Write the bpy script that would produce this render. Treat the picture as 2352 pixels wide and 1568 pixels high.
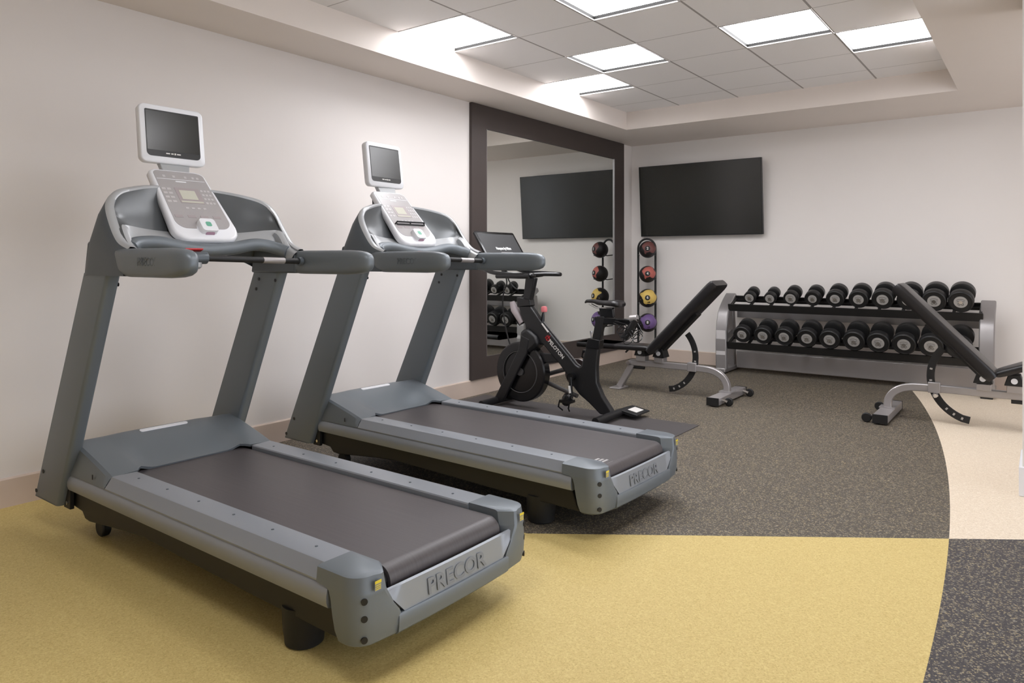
import bpy, bmesh, math, random
from mathutils import Vector, Matrix
random.seed(7)
for _o in list(bpy.data.objects): bpy.data.objects.remove(_o, do_unlink=True)
S = bpy.context.scene
COL = S.collection
PI = math.pi

# ------------------------------------------------------------------ camera, world, exposure
CAM_H = 1.2104
cd = bpy.data.cameras.new('camera'); cam = bpy.data.objects.new('camera', cd); COL.objects.link(cam)
cam.location = (0, 0, CAM_H)
cam.rotation_euler = (math.radians(90), 0, math.radians(36.455))
cd.sensor_width = 36.0; cd.lens = 36.0 * 1653.4 / 2352.0
cd.shift_y = -(784 - 596) / 2352.0
cd.clip_start = 0.05; cd.clip_end = 60
S.camera = cam
w = bpy.data.worlds.new('world'); S.world = w; w.use_nodes = True
w.node_tree.nodes['Background'].inputs[0].default_value = (0.9, 0.93, 1.0, 1)
w.node_tree.nodes['Background'].inputs[1].default_value = 2.35
S.view_settings.view_transform = 'Standard'; S.view_settings.look = 'None'
S.view_settings.exposure = 0.02; S.view_settings.gamma = 1.0
S.view_settings.use_curve_mapping = False
LIGHT_STRENGTH = 16

# ------------------------------------------------------------------ materials
def lin(c):
    r = []
    for v in c:
        v = v / 255.0
        r.append(v / 12.92 if v <= 0.04045 else ((v + 0.055) / 1.055) ** 2.4)
    return tuple(r) + (1,)
def mat(name, col, rough=0.5, metal=0.0, var=0.06, scale=8.0, bump=0.0, bscale=200.0, coat=0.0, spec=0.5):
    m = bpy.data.materials.new(name); m.use_nodes = True
    nt = m.node_tree; b = nt.nodes['Principled BSDF']
    tc = nt.nodes.new('ShaderNodeTexCoord')
    nz = nt.nodes.new('ShaderNodeTexNoise'); nz.inputs['Scale'].default_value = scale; nz.inputs['Detail'].default_value = 4
    nt.links.new(tc.outputs['Object'], nz.inputs['Vector'])
    mx = nt.nodes.new('ShaderNodeMix'); mx.data_type = 'RGBA'
    c = lin(col)
    mx.inputs[6].default_value = tuple(max(0, x * (1 - var)) for x in c[:3]) + (1,)
    mx.inputs[7].default_value = tuple(min(1, x * (1 + var)) for x in c[:3]) + (1,)
    nt.links.new(nz.outputs['Fac'], mx.inputs[0]); nt.links.new(mx.outputs[2], b.inputs['Base Color'])
    b.inputs['Roughness'].default_value = rough; b.inputs['Metallic'].default_value = metal
    b.inputs['Specular IOR Level'].default_value = spec
    if coat: b.inputs['Coat Weight'].default_value = coat; b.inputs['Coat Roughness'].default_value = 0.1
    if bump:
        n2 = nt.nodes.new('ShaderNodeTexNoise'); n2.inputs['Scale'].default_value = bscale
        nt.links.new(tc.outputs['Object'], n2.inputs['Vector'])
        bp = nt.nodes.new('ShaderNodeBump'); bp.inputs['Strength'].default_value = bump; bp.inputs['Distance'].default_value = 0.002
        nt.links.new(n2.outputs['Fac'], bp.inputs['Height']); nt.links.new(bp.outputs[0], b.inputs['Normal'])
    return m
def emis(name, col, strength):
    m = bpy.data.materials.new(name); m.use_nodes = True
    b = m.node_tree.nodes['Principled BSDF']
    b.inputs['Base Color'].default_value = (0.8, 0.8, 0.8, 1)
    b.inputs['Emission Color'].default_value = lin(col); b.inputs['Emission Strength'].default_value = strength
    return m

M = {}
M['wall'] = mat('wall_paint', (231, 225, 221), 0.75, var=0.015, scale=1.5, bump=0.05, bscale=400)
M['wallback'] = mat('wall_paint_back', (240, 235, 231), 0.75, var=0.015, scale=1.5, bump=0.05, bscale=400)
M['soffit'] = mat('soffit_paint', (236, 227, 220), 0.8, var=0.02, scale=2, bump=0.05, bscale=300)
M['base'] = mat('baseboard_paint', (208, 190, 176), 0.6, var=0.03)
M['gray'] = mat('treadmill_gray', (113, 120, 126), 0.42, 0.25, var=0.04, scale=3, bump=0.02, bscale=900)
M['graylt'] = mat('treadmill_light_gray', (147, 152, 159), 0.38, 0.3, var=0.04, scale=3, bump=0.02, bscale=900)
M['graydk'] = mat('treadmill_dark_gray', (88, 95, 101), 0.45, 0.2, var=0.04, scale=3)
M['rim'] = mat('treadmill_rim', (176, 178, 180), 0.35, 0.2, var=0.03)
M['consoleside'] = mat('console_dark_side', (50, 54, 60), 0.5, var=0.04)
M['pocket'] = mat('treadmill_pocket', (88, 91, 93), 0.33, 0.25, var=0.06)
M['blackfr'] = mat('black_frame', (22, 21, 21), 0.5, var=0.1)
M['rubber'] = mat('black_rubber', (22, 22, 23), 0.55, var=0.12, scale=20)
M['rubbersoft'] = mat('dumbbell_rubber', (24, 24, 25), 0.42, var=0.12, scale=20)
M['white'] = mat('white_plastic', (235, 236, 240), 0.3, var=0.02)
M['panel'] = mat('console_overlay', (170, 166, 166), 0.3, var=0.05, scale=20)
M['panel2'] = mat('console_overlay_line', (196, 193, 193), 0.3, var=0.05, scale=20)
M['panelred'] = mat('console_overlay_rose', (168, 158, 159), 0.3, var=0.05)
M['lcd'] = mat('console_lcd', (203, 202, 188), 0.2, var=0.03)
M['screen'] = mat('tv_glass', (33, 34, 31), 0.22, var=0.05, spec=0.6)
M['screenb'] = mat('tv_bezel', (30, 30, 31), 0.35, var=0.05)
M['green'] = mat('green_mark', (110, 176, 150), 0.4)
M['pink'] = mat('mauve_plastic', (176, 140, 160), 0.4)
M['red'] = mat('red_plastic', (190, 40, 45), 0.4)
M['yellow'] = mat('yellow_sticker', (226, 205, 60), 0.5)
M['silver'] = mat('silver_paint', (172, 168, 168), 0.33, 0.55, var=0.04)
M['silver2'] = mat('silver_paint_rack', (158, 155, 155), 0.36, 0.55, var=0.04)
M['chrome'] = mat('chrome', (210, 210, 212), 0.15, 1.0, var=0.02)
M['disc'] = mat('disc_silver', (178, 175, 172), 0.4, 0.3, var=0.08, scale=40)
M['mark'] = mat('disc_marking', (70, 68, 66), 0.5)
M['vinyl'] = mat('bench_vinyl', (26, 24, 26), 0.32, var=0.1, scale=6, bump=0.15, bscale=500)
M['bike'] = mat('bike_black', (27, 27, 29), 0.38, 0.1, var=0.1, scale=6)
M['bikegloss'] = mat('bike_gloss', (20, 20, 22), 0.22, 0.1, var=0.1)
M['ledge'] = mat('bike_edge_gray', (86, 84, 84), 0.4, 0.3)
M['guard'] = mat('belt_guard', (66, 56, 54), 0.4, var=0.08)
M['mframe'] = mat('mirror_frame_wood', (66, 57, 54), 0.55, var=0.1, scale=5)
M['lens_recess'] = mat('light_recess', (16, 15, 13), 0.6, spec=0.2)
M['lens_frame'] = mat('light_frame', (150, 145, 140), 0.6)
M['light'] = emis('light_lens', (251, 251, 255), LIGHT_STRENGTH)
M['mat'] = mat('bike_mat', (72, 68, 68), 0.6, var=0.06, bump=0.1, bscale=150)
M['whitelabel'] = mat('white_label', (225, 222, 218), 0.5)
M['textdark'] = mat('embossed_letter', (131, 135, 141), 0.5, 0.2)
M['textfaint'] = mat('embossed_letter_faint', (100, 107, 113), 0.5, 0.2)
M['bscreen'] = None

def mirror_mat():
    m = bpy.data.materials.new('mirror_glass'); m.use_nodes = True
    b = m.node_tree.nodes['Principled BSDF']
    b.inputs['Base Color'].default_value = (0.80, 0.82, 0.80, 1); b.inputs['Metallic'].default_value = 1
    b.inputs['Roughness'].default_value = 0.012
    return m
M['mirror'] = mirror_mat()

def belt_mat():
    m = mat('belt_rubber', (74, 69, 71), 0.42, var=0.1, scale=3)
    nt = m.node_tree; b = nt.nodes['Principled BSDF']
    tc = nt.nodes.new('ShaderNodeTexCoord'); mp = nt.nodes.new('ShaderNodeMapping')
    mp.inputs['Scale'].default_value = (0.8, 70, 1)
    nt.links.new(tc.outputs['Object'], mp.inputs[0])
    n = nt.nodes.new('ShaderNodeTexNoise'); n.inputs['Scale'].default_value = 3; n.inputs['Detail'].default_value = 5
    nt.links.new(mp.outputs[0], n.inputs['Vector'])
    mx = nt.nodes.new('ShaderNodeMix'); mx.data_type = 'RGBA'
    mx.inputs[6].default_value = lin((64, 59, 61)); mx.inputs[7].default_value = lin((86, 81, 82))
    nt.links.new(n.outputs['Fac'], mx.inputs[0]); nt.links.new(mx.outputs[2], b.inputs['Base Color'])
    return m
M['belt'] = belt_mat()

def floor_mat():
    m = bpy.data.materials.new('speckled_rubber_floor'); m.use_nodes = True
    nt = m.node_tree; N = nt.nodes; L = nt.links; b = N['Principled BSDF']
    tc = N.new('ShaderNodeTexCoord'); sp = N.new('ShaderNodeSeparateXYZ'); L.new(tc.outputs['Object'], sp.inputs[0])
    def mth(op, a, bb=None, c=None):
        n = N.new('ShaderNodeMath'); n.operation = op
        for i, v in enumerate((a, bb, c)):
            if v is None: continue
            if isinstance(v, (int, float)): n.inputs[i].default_value = v
            else: L.new(v, n.inputs[i])
        return n.outputs[0]
    X, Y = sp.outputs[0], sp.outputs[1]
    cx, cy, R = -21.5506, 2.1297, 21.2735
    dx = mth('SUBTRACT', X, cx); dy = mth('SUBTRACT', Y, cy)
    d = mth('SQRT', mth('ADD', mth('MULTIPLY', dx, dx), mth('MULTIPLY', dy, dy)))
    outside = mth('GREATER_THAN', d, R)
    ln = mth('MULTIPLY_ADD', X, 0.690, 3.868)
    above = mth('GREATER_THAN', Y, mth('MAXIMUM', ln, 2.60))
    # fleck layers
    def flecks(scale, thr):
        v = N.new('ShaderNodeTexVoronoi'); v.inputs['Scale'].default_value = scale; v.inputs['Randomness'].default_value = 1
        nz = N.new('ShaderNodeTexNoise'); nz.inputs['Scale'].default_value = scale * 1.5
        L.new(tc.outputs['Object'], nz.inputs['Vector'])
        add = N.new('ShaderNodeMix'); add.data_type = 'VECTOR'; add.inputs[0].default_value = 0.012
        L.new(tc.outputs['Object'], add.inputs[4]); L.new(nz.outputs['Color'], add.inputs[5])
        L.new(add.outputs[1], v.inputs['Vector'])
        s = N.new('ShaderNodeSeparateColor'); L.new(v.outputs['Color'], s.inputs[0])
        return mth('GREATER_THAN', s.outputs[0], thr), s.outputs[1]
    f1, r1 = flecks(210, 0.80)
    f2, r2 = flecks(330, 0.80)
    def mixc(fac, a, c):
        n = N.new('ShaderNodeMix'); n.data_type = 'RGBA'
        if isinstance(fac, float): n.inputs[0].default_value = fac
        else: L.new(fac, n.inputs[0])
        for i, v in ((6, a), (7, c)):
            if isinstance(v, tuple): n.inputs[i].default_value = v
            else: L.new(v, n.inputs[i])
        return n.outputs[2]
    fc = mixc(r1, lin((164, 148, 112)), lin((132, 128, 120)))
    dark = mixc(f2, lin((76, 70, 63)), lin((102, 93, 80)))
    dark = mixc(f1, dark, fc)
    dark2 = mixc(f2, lin((60, 57, 60)), lin((82, 77, 74)))
    dark2 = mixc(f1, dark2, fc)
    yel = mixc(f2, lin((207, 184, 120)), lin((186, 162, 98)))
    yel = mixc(f1, yel, lin((214, 194, 128)))
    cream = mixc(f2, lin((226, 210, 188)), lin((206, 190, 166)))
    cream = mixc(f1, cream, lin((235, 222, 202)))
    inner = mixc(above, yel, dark); outer = mixc(above, dark2, cream)
    L.new(mixc(outside, inner, outer), b.inputs['Base Color'])
    b.inputs['Roughness'].default_value = 0.6; b.inputs['Specular IOR Level'].default_value = 0.35
    bp = N.new('ShaderNodeBump'); bp.inputs['Strength'].default_value = 0.15; bp.inputs['Distance'].default_value = 0.002
    n3 = N.new('ShaderNodeTexNoise'); n3.inputs['Scale'].default_value = 350; L.new(tc.outputs['Object'], n3.inputs['Vector'])
    L.new(n3.outputs['Fac'], bp.inputs['Height']); L.new(bp.outputs[0], b.inputs['Normal'])
    return m
M['floor'] = floor_mat()

def tile_mat():
    m = mat('ceiling_tile', (248, 246, 246), 0.85, var=0.02, scale=1.2, bump=0.25, bscale=260)
    nt = m.node_tree; N = nt.nodes; L = nt.links; b = N['Principled BSDF']
    tc = N.new('ShaderNodeTexCoord'); sp = N.new('ShaderNodeSeparateXYZ'); L.new(tc.outputs['Object'], sp.inputs[0])
    def mth(op, a, bb=None):
        n = N.new('ShaderNodeMath'); n.operation = op
        for i, v in enumerate((a, bb)):
            if v is None: continue
            if isinstance(v, (int, float)): n.inputs[i].default_value = v
            else: L.new(v, n.inputs[i])
        return n.outputs[0]
    def line(c, o, hw):
        u = mth('DIVIDE', mth('SUBTRACT', c, o), 0.6096)
        fr = mth('FRACT', mth('ADD', u, 20.5))
        return mth('LESS_THAN', mth('ABSOLUTE', mth('SUBTRACT', fr, 0.5)), hw / 0.6096)
    lx = line(sp.outputs[0], -3.6152, 0.0075); ly = line(sp.outputs[1], 3.5431, 0.0045)
    g = mth('MAXIMUM', mth('MULTIPLY', lx, 0.75), mth('MULTIPLY', ly, 0.5))
    src = b.inputs['Base Color'].links[0].from_socket
    mx = N.new('ShaderNodeMix'); mx.data_type = 'RGBA'; L.new(g, mx.inputs[0]); L.new(src, mx.inputs[6])
    mx.inputs[7].default_value = lin((130, 122, 120)); L.new(mx.outputs[2], b.inputs['Base Color'])
    return m
M['tile'] = tile_mat()

def ball_mat(name, col):
    m = bpy.data.materials.new(name); m.use_nodes = True
    nt = m.node_tree; N = nt.nodes; L = nt.links; b = N['Principled BSDF']
    tc = N.new('ShaderNodeTexCoord')
    nz = N.new('ShaderNodeTexNoise'); nz.inputs['Scale'].default_value = 14; nz.inputs['Detail'].default_value = 1
    L.new(tc.outputs['Object'], nz.inputs['Vector'])
    vm = N.new('ShaderNodeVectorMath'); vm.operation = 'DOT_PRODUCT'; L.new(tc.outputs['Object'], vm.inputs[0])
    vm.inputs[1].default_value = (4.8, -7.8, 3.0)
    ad = N.new('ShaderNodeMath'); ad.operation = 'ADD'; L.new(vm.outputs['Value'], ad.inputs[0]); L.new(nz.outputs['Fac'], ad.inputs[1])
    gt = N.new('ShaderNodeMath'); gt.operation = 'GREATER_THAN'; gt.inputs[1].default_value = 1.08; L.new(ad.outputs[0], gt.inputs[0])
    mx = N.new('ShaderNodeMix'); mx.data_type = 'RGBA'; L.new(gt.outputs[0], mx.inputs[0])
    mx.inputs[6].default_value = lin((28, 24, 24)); mx.inputs[7].default_value = lin(col)
    L.new(mx.outputs[2], b.inputs['Base Color']); b.inputs['Roughness'].default_value = 0.5
    return m

# ------------------------------------------------------------------ mesh helpers
class MB:
    def __init__(s): s.v = []; s.f = []
    def add(s, vs, fs):
        o = len(s.v); s.v += [Vector(v) for v in vs]; s.f += [tuple(i + o for i in f) for f in fs]; return s
    def box(s, c, d, rot=None):
        R = rot if rot is not None else Matrix.Identity(3)
        vs = [Vector(c) + R @ Vector((sx * d[0] / 2, sy * d[1] / 2, sz * d[2] / 2)) for sx in (-1, 1) for sy in (-1, 1) for sz in (-1, 1)]
        return s.add(vs, [(0, 1, 3, 2), (4, 6, 7, 5), (0, 4, 5, 1), (2, 3, 7, 6), (0, 2, 6, 4), (1, 5, 7, 3)])
    def b2(s, x0, x1, y0, y1, z0, z1): return s.box(((x0 + x1) / 2, (y0 + y1) / 2, (z0 + z1) / 2), (x1 - x0, y1 - y0, z1 - z0))
    def loft(s, secs, cap=True, closed=True, ring=False):
        n = len(secs[0]); vs = [p for q in secs for p in q]; fs = []
        K = len(secs)
        for i in range(K if ring else K - 1):
            a = i * n; bb = ((i + 1) % K) * n
            for j in range(n if closed else n - 1):
                k = (j + 1) % n
                fs.append((a + j, a + k, bb + k, bb + j))
        if cap and not ring:
            fs.append(tuple(range(n - 1, -1, -1))); fs.append(tuple((K - 1) * n + j for j in range(n)))
        return s.add(vs, fs)
    def prism(s, poly, axis, a, b):
        def P(p, t):
            if axis == 'y': return (p[0], t, p[1])
            if axis == 'x': return (t, p[0], p[1])
            return (p[0], p[1], t)
        return s.loft([[P(p, a) for p in poly], [P(p, b) for p in poly]])
    def tube(s, path, r, n=12, cap=True, closed=False, sq=None):
        path = [Vector(p) for p in path]; K = len(path)
        rr = r if isinstance(r, (list, tuple)) else [r] * K
        secs = []; up = None
        for i, p in enumerate(path):
            if closed: t = path[(i + 1) % K] - path[i - 1]
            else: t = path[min(i + 1, K - 1)] - path[max(i - 1, 0)]
            t.normalize()
            if up is None:
                up = Vector((0, 1, 0)) if abs(t.y) < 0.9 else Vector((0, 0, 1))
            a = (up - t * up.dot(t)).normalized(); up = a; c = t.cross(a)
            if sq:   # rectangular section: half sizes along a and c
                h1, h2 = sq
                ring_ = [p + a * (h1 * u) + c * (h2 * v) for u, v in ((1, .8), (.8, 1), (-.8, 1), (-1, .8), (-1, -.8), (-.8, -1), (.8, -1), (1, -.8))]
            else:
                ring_ = [p + (a * math.cos(2 * PI * k / n) + c * math.sin(2 * PI * k / n)) * rr[i] for k in range(n)]
            secs.append(ring_)
        return s.loft(secs, cap=cap, ring=closed)
    def lathe(s, prof, origin, axis, n=32):
        ax = Vector(axis).normalized()
        a = ax.orthogonal().normalized(); c = ax.cross(a); o = Vector(origin)
        secs = [[o + ax * h + (a * math.cos(2 * PI * k / n) + c * math.sin(2 * PI * k / n)) * max(r, 1e-4) for k in range(n)] for r, h in prof]
        return s.loft(secs)
    def disc(s, o, axis, r, t, n=24): return s.lathe([(r, 0), (r, t)], o, axis, n)
    def sphere(s, o, r, nu=32, nv=16, sc=(1, 1, 1)):
        o = Vector(o); secs = []
        for i in range(1, nv):
            a = PI * i / nv
            secs.append([o + Vector((math.sin(a) * math.cos(2 * PI * k / nu) * r * sc[0], math.sin(a) * math.sin(2 * PI * k / nu) * r * sc[1], math.cos(a) * r * sc[2])) for k in range(nu)])
        return s.loft(secs)
    def build(s, name, m, parent=None, smooth=True, bevel=0.0, seg=2, ang=35, sub=0, loc=None):
        me = bpy.data.meshes.new(name); me.from_pydata([tuple(v) for v in s.v], [], s.f); me.update()
        bm = bmesh.new(); bm.from_mesh(me)
        bmesh.ops.recalc_face_normals(bm, faces=bm.faces)
        bm.to_mesh(me); bm.free()
        me.materials.append(m)
        o = bpy.data.objects.new(name, me); COL.objects.link(o)
        if parent is not None: o.parent = parent
        if loc: o.location = loc
        if bevel:
            md = o.modifiers.new('bevel', 'BEVEL'); md.width = bevel; md.segments = seg; md.limit_method = 'ANGLE'; md.angle_limit = math.radians(ang)
            md.harden_normals = False
        if sub:
            md = o.modifiers.new('sub', 'SUBSURF'); md.levels = sub; md.render_levels = sub
        if smooth:
            me.shade_smooth()
            if not sub: me.set_sharp_from_angle(angle=math.radians(ang))
        return o

def rrect(w_, h_, r, n=5, c=(0, 0)):
    pts = []
    for (sx, sy, a0) in ((1, 1, 0), (-1, 1, 90), (-1, -1, 180), (1, -1, 270)):
        rr = r if not isinstance(r, dict) else r[(sx, sy)]
        for k in range(n + 1):
            a = math.radians(a0 + 90 * k / n)
            pts.append((c[0] + sx * (w_ / 2 - rr) + rr * math.cos(a), c[1] + sy * (h_ / 2 - rr) + rr * math.sin(a)))
    return pts
def thing(name, label, cat, loc=(0, 0, 0), rz=0, group=None):
    o = bpy.data.objects.new(name, None); COL.objects.link(o); o.location = loc; o.rotation_euler = (0, 0, rz)
    o.empty_display_size = 0.1
    return tag(o, label, cat, group)
def tag(o, label, cat, group=None):
    o['label'] = label; o['category'] = cat
    if group: o['group'] = group
    return o
def struct(o): o['kind'] = 'structure'; return o
def copy_tree(o, parent=None):
    c = o.copy(); COL.objects.link(c)
    if parent is not None: c.parent = parent
    for ch in list(o.children): copy_tree(ch, c)
    return c
def text_mesh(name, body, size, mtx, m, parent, ext=0.0008, bold=0.0, sx=1.0):
    cu = bpy.data.curves.new('t', 'FONT'); cu.body = body; cu.size = size; cu.extrude = ext; cu.offset = bold
    cu.align_x = 'CENTER'; cu.align_y = 'CENTER'; cu.resolution_u = 3
    t = bpy.data.objects.new('t', cu); COL.objects.link(t)
    dg = bpy.context.evaluated_depsgraph_get()
    me = bpy.data.meshes.new_from_object(t.evaluated_get(dg))
    bpy.data.objects.remove(t, do_unlink=True)
    me.transform(mtx @ Matrix.Diagonal((sx, 1, 1, 1)))
    me.materials.clear(); me.materials.append(m)
    me.name = name
    o = bpy.data.objects.new(name, me); COL.objects.link(o); o.parent = parent
    return o
def frame(o, ux, uy):
    """4x4 placing local x along ux, y along uy, z along ux x uy"""
    ux = Vector(ux).normalized(); uy = Vector(uy).normalized(); uz = ux.cross(uy).normalized(); uy = uz.cross(ux)
    m = Matrix((ux, uy, uz)).transposed().to_4x4(); m.translation = Vector(o); return m

# ------------------------------------------------------------------ room shell
XW, YB = -4.09, 8.02
XR, YS = 2.3, -2.2
HS, HT = 2.603, 2.791
TX0, TX1, TY0, TY1 = -3.604, -0.5672, -1.334, 6.949
G = 0.6096; GX, GY = -3.6152, 3.5431
struct(MB().b2(XW - 0.1, XR + 0.1, YS - 0.1, YB + 0.1, -0.08, 0).build('floor', M['floor'], smooth=False))
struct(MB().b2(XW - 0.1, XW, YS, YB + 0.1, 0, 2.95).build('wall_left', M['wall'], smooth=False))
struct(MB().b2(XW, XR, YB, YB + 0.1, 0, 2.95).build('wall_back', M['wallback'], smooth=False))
wr = MB(); wr.b2(XR, XR + 0.1, 6.6, YB, 0, 2.95); wr.b2(XR, XR + 0.1, YS, -.2, 0, 2.95); wr.b2(XR, XR + 0.1, -.2, 6.6, 2.45, 2.95); wr.b2(XR, XR + 0.1, -.2, 6.6, 0, .15)  # unseen wall; its wide opening is added to let world light in
struct(wr.build('wall_right', M['wall'], smooth=False))
struct(MB().b2(XW, XR, YS - 0.1, YS, 0, 2.95).build('wall_front', M['wall'], smooth=False))
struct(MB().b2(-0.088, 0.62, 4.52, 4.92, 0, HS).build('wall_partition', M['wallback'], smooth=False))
# soffit ring and raised tray
so = MB()
so.b2(XW, TX0, YS, YB, HS, 2.95); so.b2(TX1, XR, YS, YB, HS, 2.95)
so.b2(TX0, TX1, TY1, YB, HS, 2.95); so.b2(TX0, TX1, YS, TY0, HS, 2.95)
struct(so.build('ceiling_soffit', M['soffit'], smooth=False))
LIGHTS = [(0, 0), (2, 0), (1, 2), (3, 2), (0, 3), (4, 3), (4, -2), (3, -5)]  # last two panels are added out of view to light the room
ce = MB()
for i in range(0, 5):
    for j in range(-8, 6):
        if (i, j) in LIGHTS: continue
        x0 = max(GX + i * G, TX0); x1 = min(GX + (i + 1) * G, TX1); y0 = max(GY + j * G, TY0); y1 = min(GY + (j + 1) * G, TY1)
        if y1 - y0 < 0.01: continue
        ce.add([(x0, y0, HT), (x1, y0, HT), (x1, y1, HT), (x0, y1, HT)], [(0, 1, 2, 3)])
ce.b2(TX0, TX1, TY0, TY1, HT + 0.1, HT + 0.14)
struct(ce.build('ceiling', M['tile'], smooth=False))
# baseboards
struct(MB().prism([(XW, 0), (XW + 0.014, 0), (XW + 0.014, 0.135), (XW + 0.008, 0.142), (XW, 0.142)], 'y', YS, YB).build('baseboard_left', M['base'], smooth=False))
struct(MB().prism([(YB, 0), (YB - 0.014, 0), (YB - 0.014, 0.138), (YB - 0.008, 0.145), (YB, 0.145)], 'x', XW, XR).build('baseboard_back', M['base'], smooth=False))
struct(MB().b2(-0.103, 0.635, 4.505, 4.935, 0, 0.15).build('baseboard_partition', M['white'], smooth=False, bevel=0.004))
struct(MB().b2(XR - 0.014, XR, YS, YB, 0, 0.142).build('baseboard_right', M['base'], smooth=False))

# ceiling lights
LBL = {(0, 0): 'lit ceiling panel against the left tray edge, nearer of the two there',
       (2, 0): 'lit ceiling panel cut off by the top edge of the photo',
       (1, 2): 'lit ceiling panel in mid tray, just right of the farthest left-edge panel',
       (3, 2): 'lit ceiling panel just left of the rightmost panel',
       (0, 3): 'lit ceiling panel lowest in the photo, farther one on the left tray edge',
       (4, 3): 'lit ceiling panel touching the right tray edge, with faint grid lines'}
def make_light(i, j):
    x0 = GX + i * G; y0 = GY + j * G
    if i == 0: x0 += 0.0
    t = thing('ceiling_light', LBL.get((i, j), 'added ceiling panel light out of view, tray column %d row %d' % (i + 1, -j)), 'ceiling light', (x0 + G / 2, y0 + G / 2, HT), 0, 'square panel lights in the ceiling tray')
    h = G / 2 - 0.003; a = h - 0.006; d = 0.040
    fr = MB()
    for (p, q, r_, s_) in ((-h, h, -h, -a), (-h, h, a, h), (-h, -a, -a, a), (a, h, -a, a)):
        fr.b2(p, q, r_, s_, -0.004, 0.004)
    fr.build('frame', M['lens_frame'], t, smooth=False)
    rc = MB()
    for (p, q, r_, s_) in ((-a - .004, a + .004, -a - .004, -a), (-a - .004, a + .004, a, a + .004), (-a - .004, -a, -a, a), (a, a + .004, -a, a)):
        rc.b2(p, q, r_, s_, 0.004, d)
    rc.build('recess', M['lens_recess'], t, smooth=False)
    MB().b2(-a, a, -a, a, d - 0.014, d - 0.006).build('diffuser', M['light'], t, smooth=False)
    if (i, j) == (4, 3):
        g = MB()
        for k in (-0.1, 0.09): g.b2(k, k + 0.002, -a, a, d - 0.016, d - 0.0145)
        g.b2(-a, a, 0.0, 0.002, d - 0.016, d - 0.0145)
        g.build('lens_rib', M['panel2'], t, smooth=False)
for ij in LIGHTS: make_light(*ij)

# ------------------------------------------------------------------ mirror and television
t = thing('wall_mirror', 'large wall mirror in a wide dark brown frame on the left wall', 'mirror', (XW, 6.33, 0.143))
y0, y1, z0, z1 = 4.90 - 6.33, 7.765 - 6.33, 0.0, HS - 0.003 - 0.143
iy0, iy1, iz0, iz1 = 5.111 - 6.33, 7.53 - 6.33, 0.335 - 0.143, 2.393 - 0.143
fr = MB(); tk = 0.03
fr.b2(0, tk, y0, iy0, z0, z1); fr.b2(0, tk, iy1, y1, z0, z1); fr.b2(0, tk, iy0, iy1, iz1, z1); fr.b2(0, tk, iy0, iy1, z0, iz0)
fr.build('frame', M['mframe'], t, smooth=False)
MB().b2(0.004, 0.018, iy0, iy1, iz0, iz1).build('mirror_glass', M['mirror'], t, smooth=False)
e = 0.006
MB().b2(0.018, 0.0295, iy0, iy0 + e, iz0, iz1).build('glazing_bead', M['silver2'], t, smooth=False)
MB().b2(0.018, 0.0295, iy1 - e, iy1, iz0, iz1).build('glazing_bead', M['silver2'], t, smooth=False)

t = thing('television', 'large black flat wall-mounted television on the back wall', 'television', (-3.19, 7.92, 1.905))
R = Matrix.Rotation(math.radians(4.5), 3, 'X')
def rot(mb): mb.v = [R @ v for v in mb.v]; return mb
rot(MB().b2(-.73, .73, -.02, .02, -.418, .418)).build('housing', M['screenb'], t, bevel=0.004)
rot(MB().b2(-.722, .722, -.0225, -.0195, -.405, .41)).build('screen', M['screen'], t, smooth=False)
MB().b2(-.22, .22, .02, .098, -.15, .15).build('wall_bracket', M['blackfr'], t, smooth=False)

# ------------------------------------------------------------------ bike mat
o = MB().b2(-1.0, 1.0, -0.55, 0.21, 0, 0.005).build('exercise_mat', M['mat'], None, smooth=False, loc=(-3.02, 4.82, 0.0))
tag(o, 'thin dark rubber mat lying under the black exercise bike', 'mat')

# ------------------------------------------------------------------ treadmills
KS = 0.92; DZ = CAM_H * (1 - KS) / KS      # raised on its feet
def P(lx, ly, z): return Vector((-lx, ly, z + DZ))
def sprism(mb, poly, a, b):      # poly in (lx,z), extruded over ly
    return mb.loft([[P(p[0], a, p[1]) for p in poly], [P(p[0], b, p[1]) for p in poly]])
def xprism(mb, poly, a, b):      # poly in (ly,z), extruded over lx
    return mb.loft([[P(a, p[0], p[1]) for p in poly], [P(b, p[0], p[1]) for p in poly]])
def catmull(pts, n=6):
    pts = [Vector(p) for p in pts]; out = []
    for i in range(len(pts) - 1):
        p0 = pts[max(i - 1, 0)]; p1 = pts[i]; p2 = pts[i + 1]; p3 = pts[min(i + 2, len(pts) - 1)]
        for k in range(n):
            u = k / n
            out.append(0.5 * ((2 * p1) + (p2 - p0) * u + (2 * p0 - 5 * p1 + 4 * p2 - p3) * u * u + (3 * p1 - p0 - 3 * p2 + p3) * u ** 3))
    out.append(pts[-1]); return out

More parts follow.
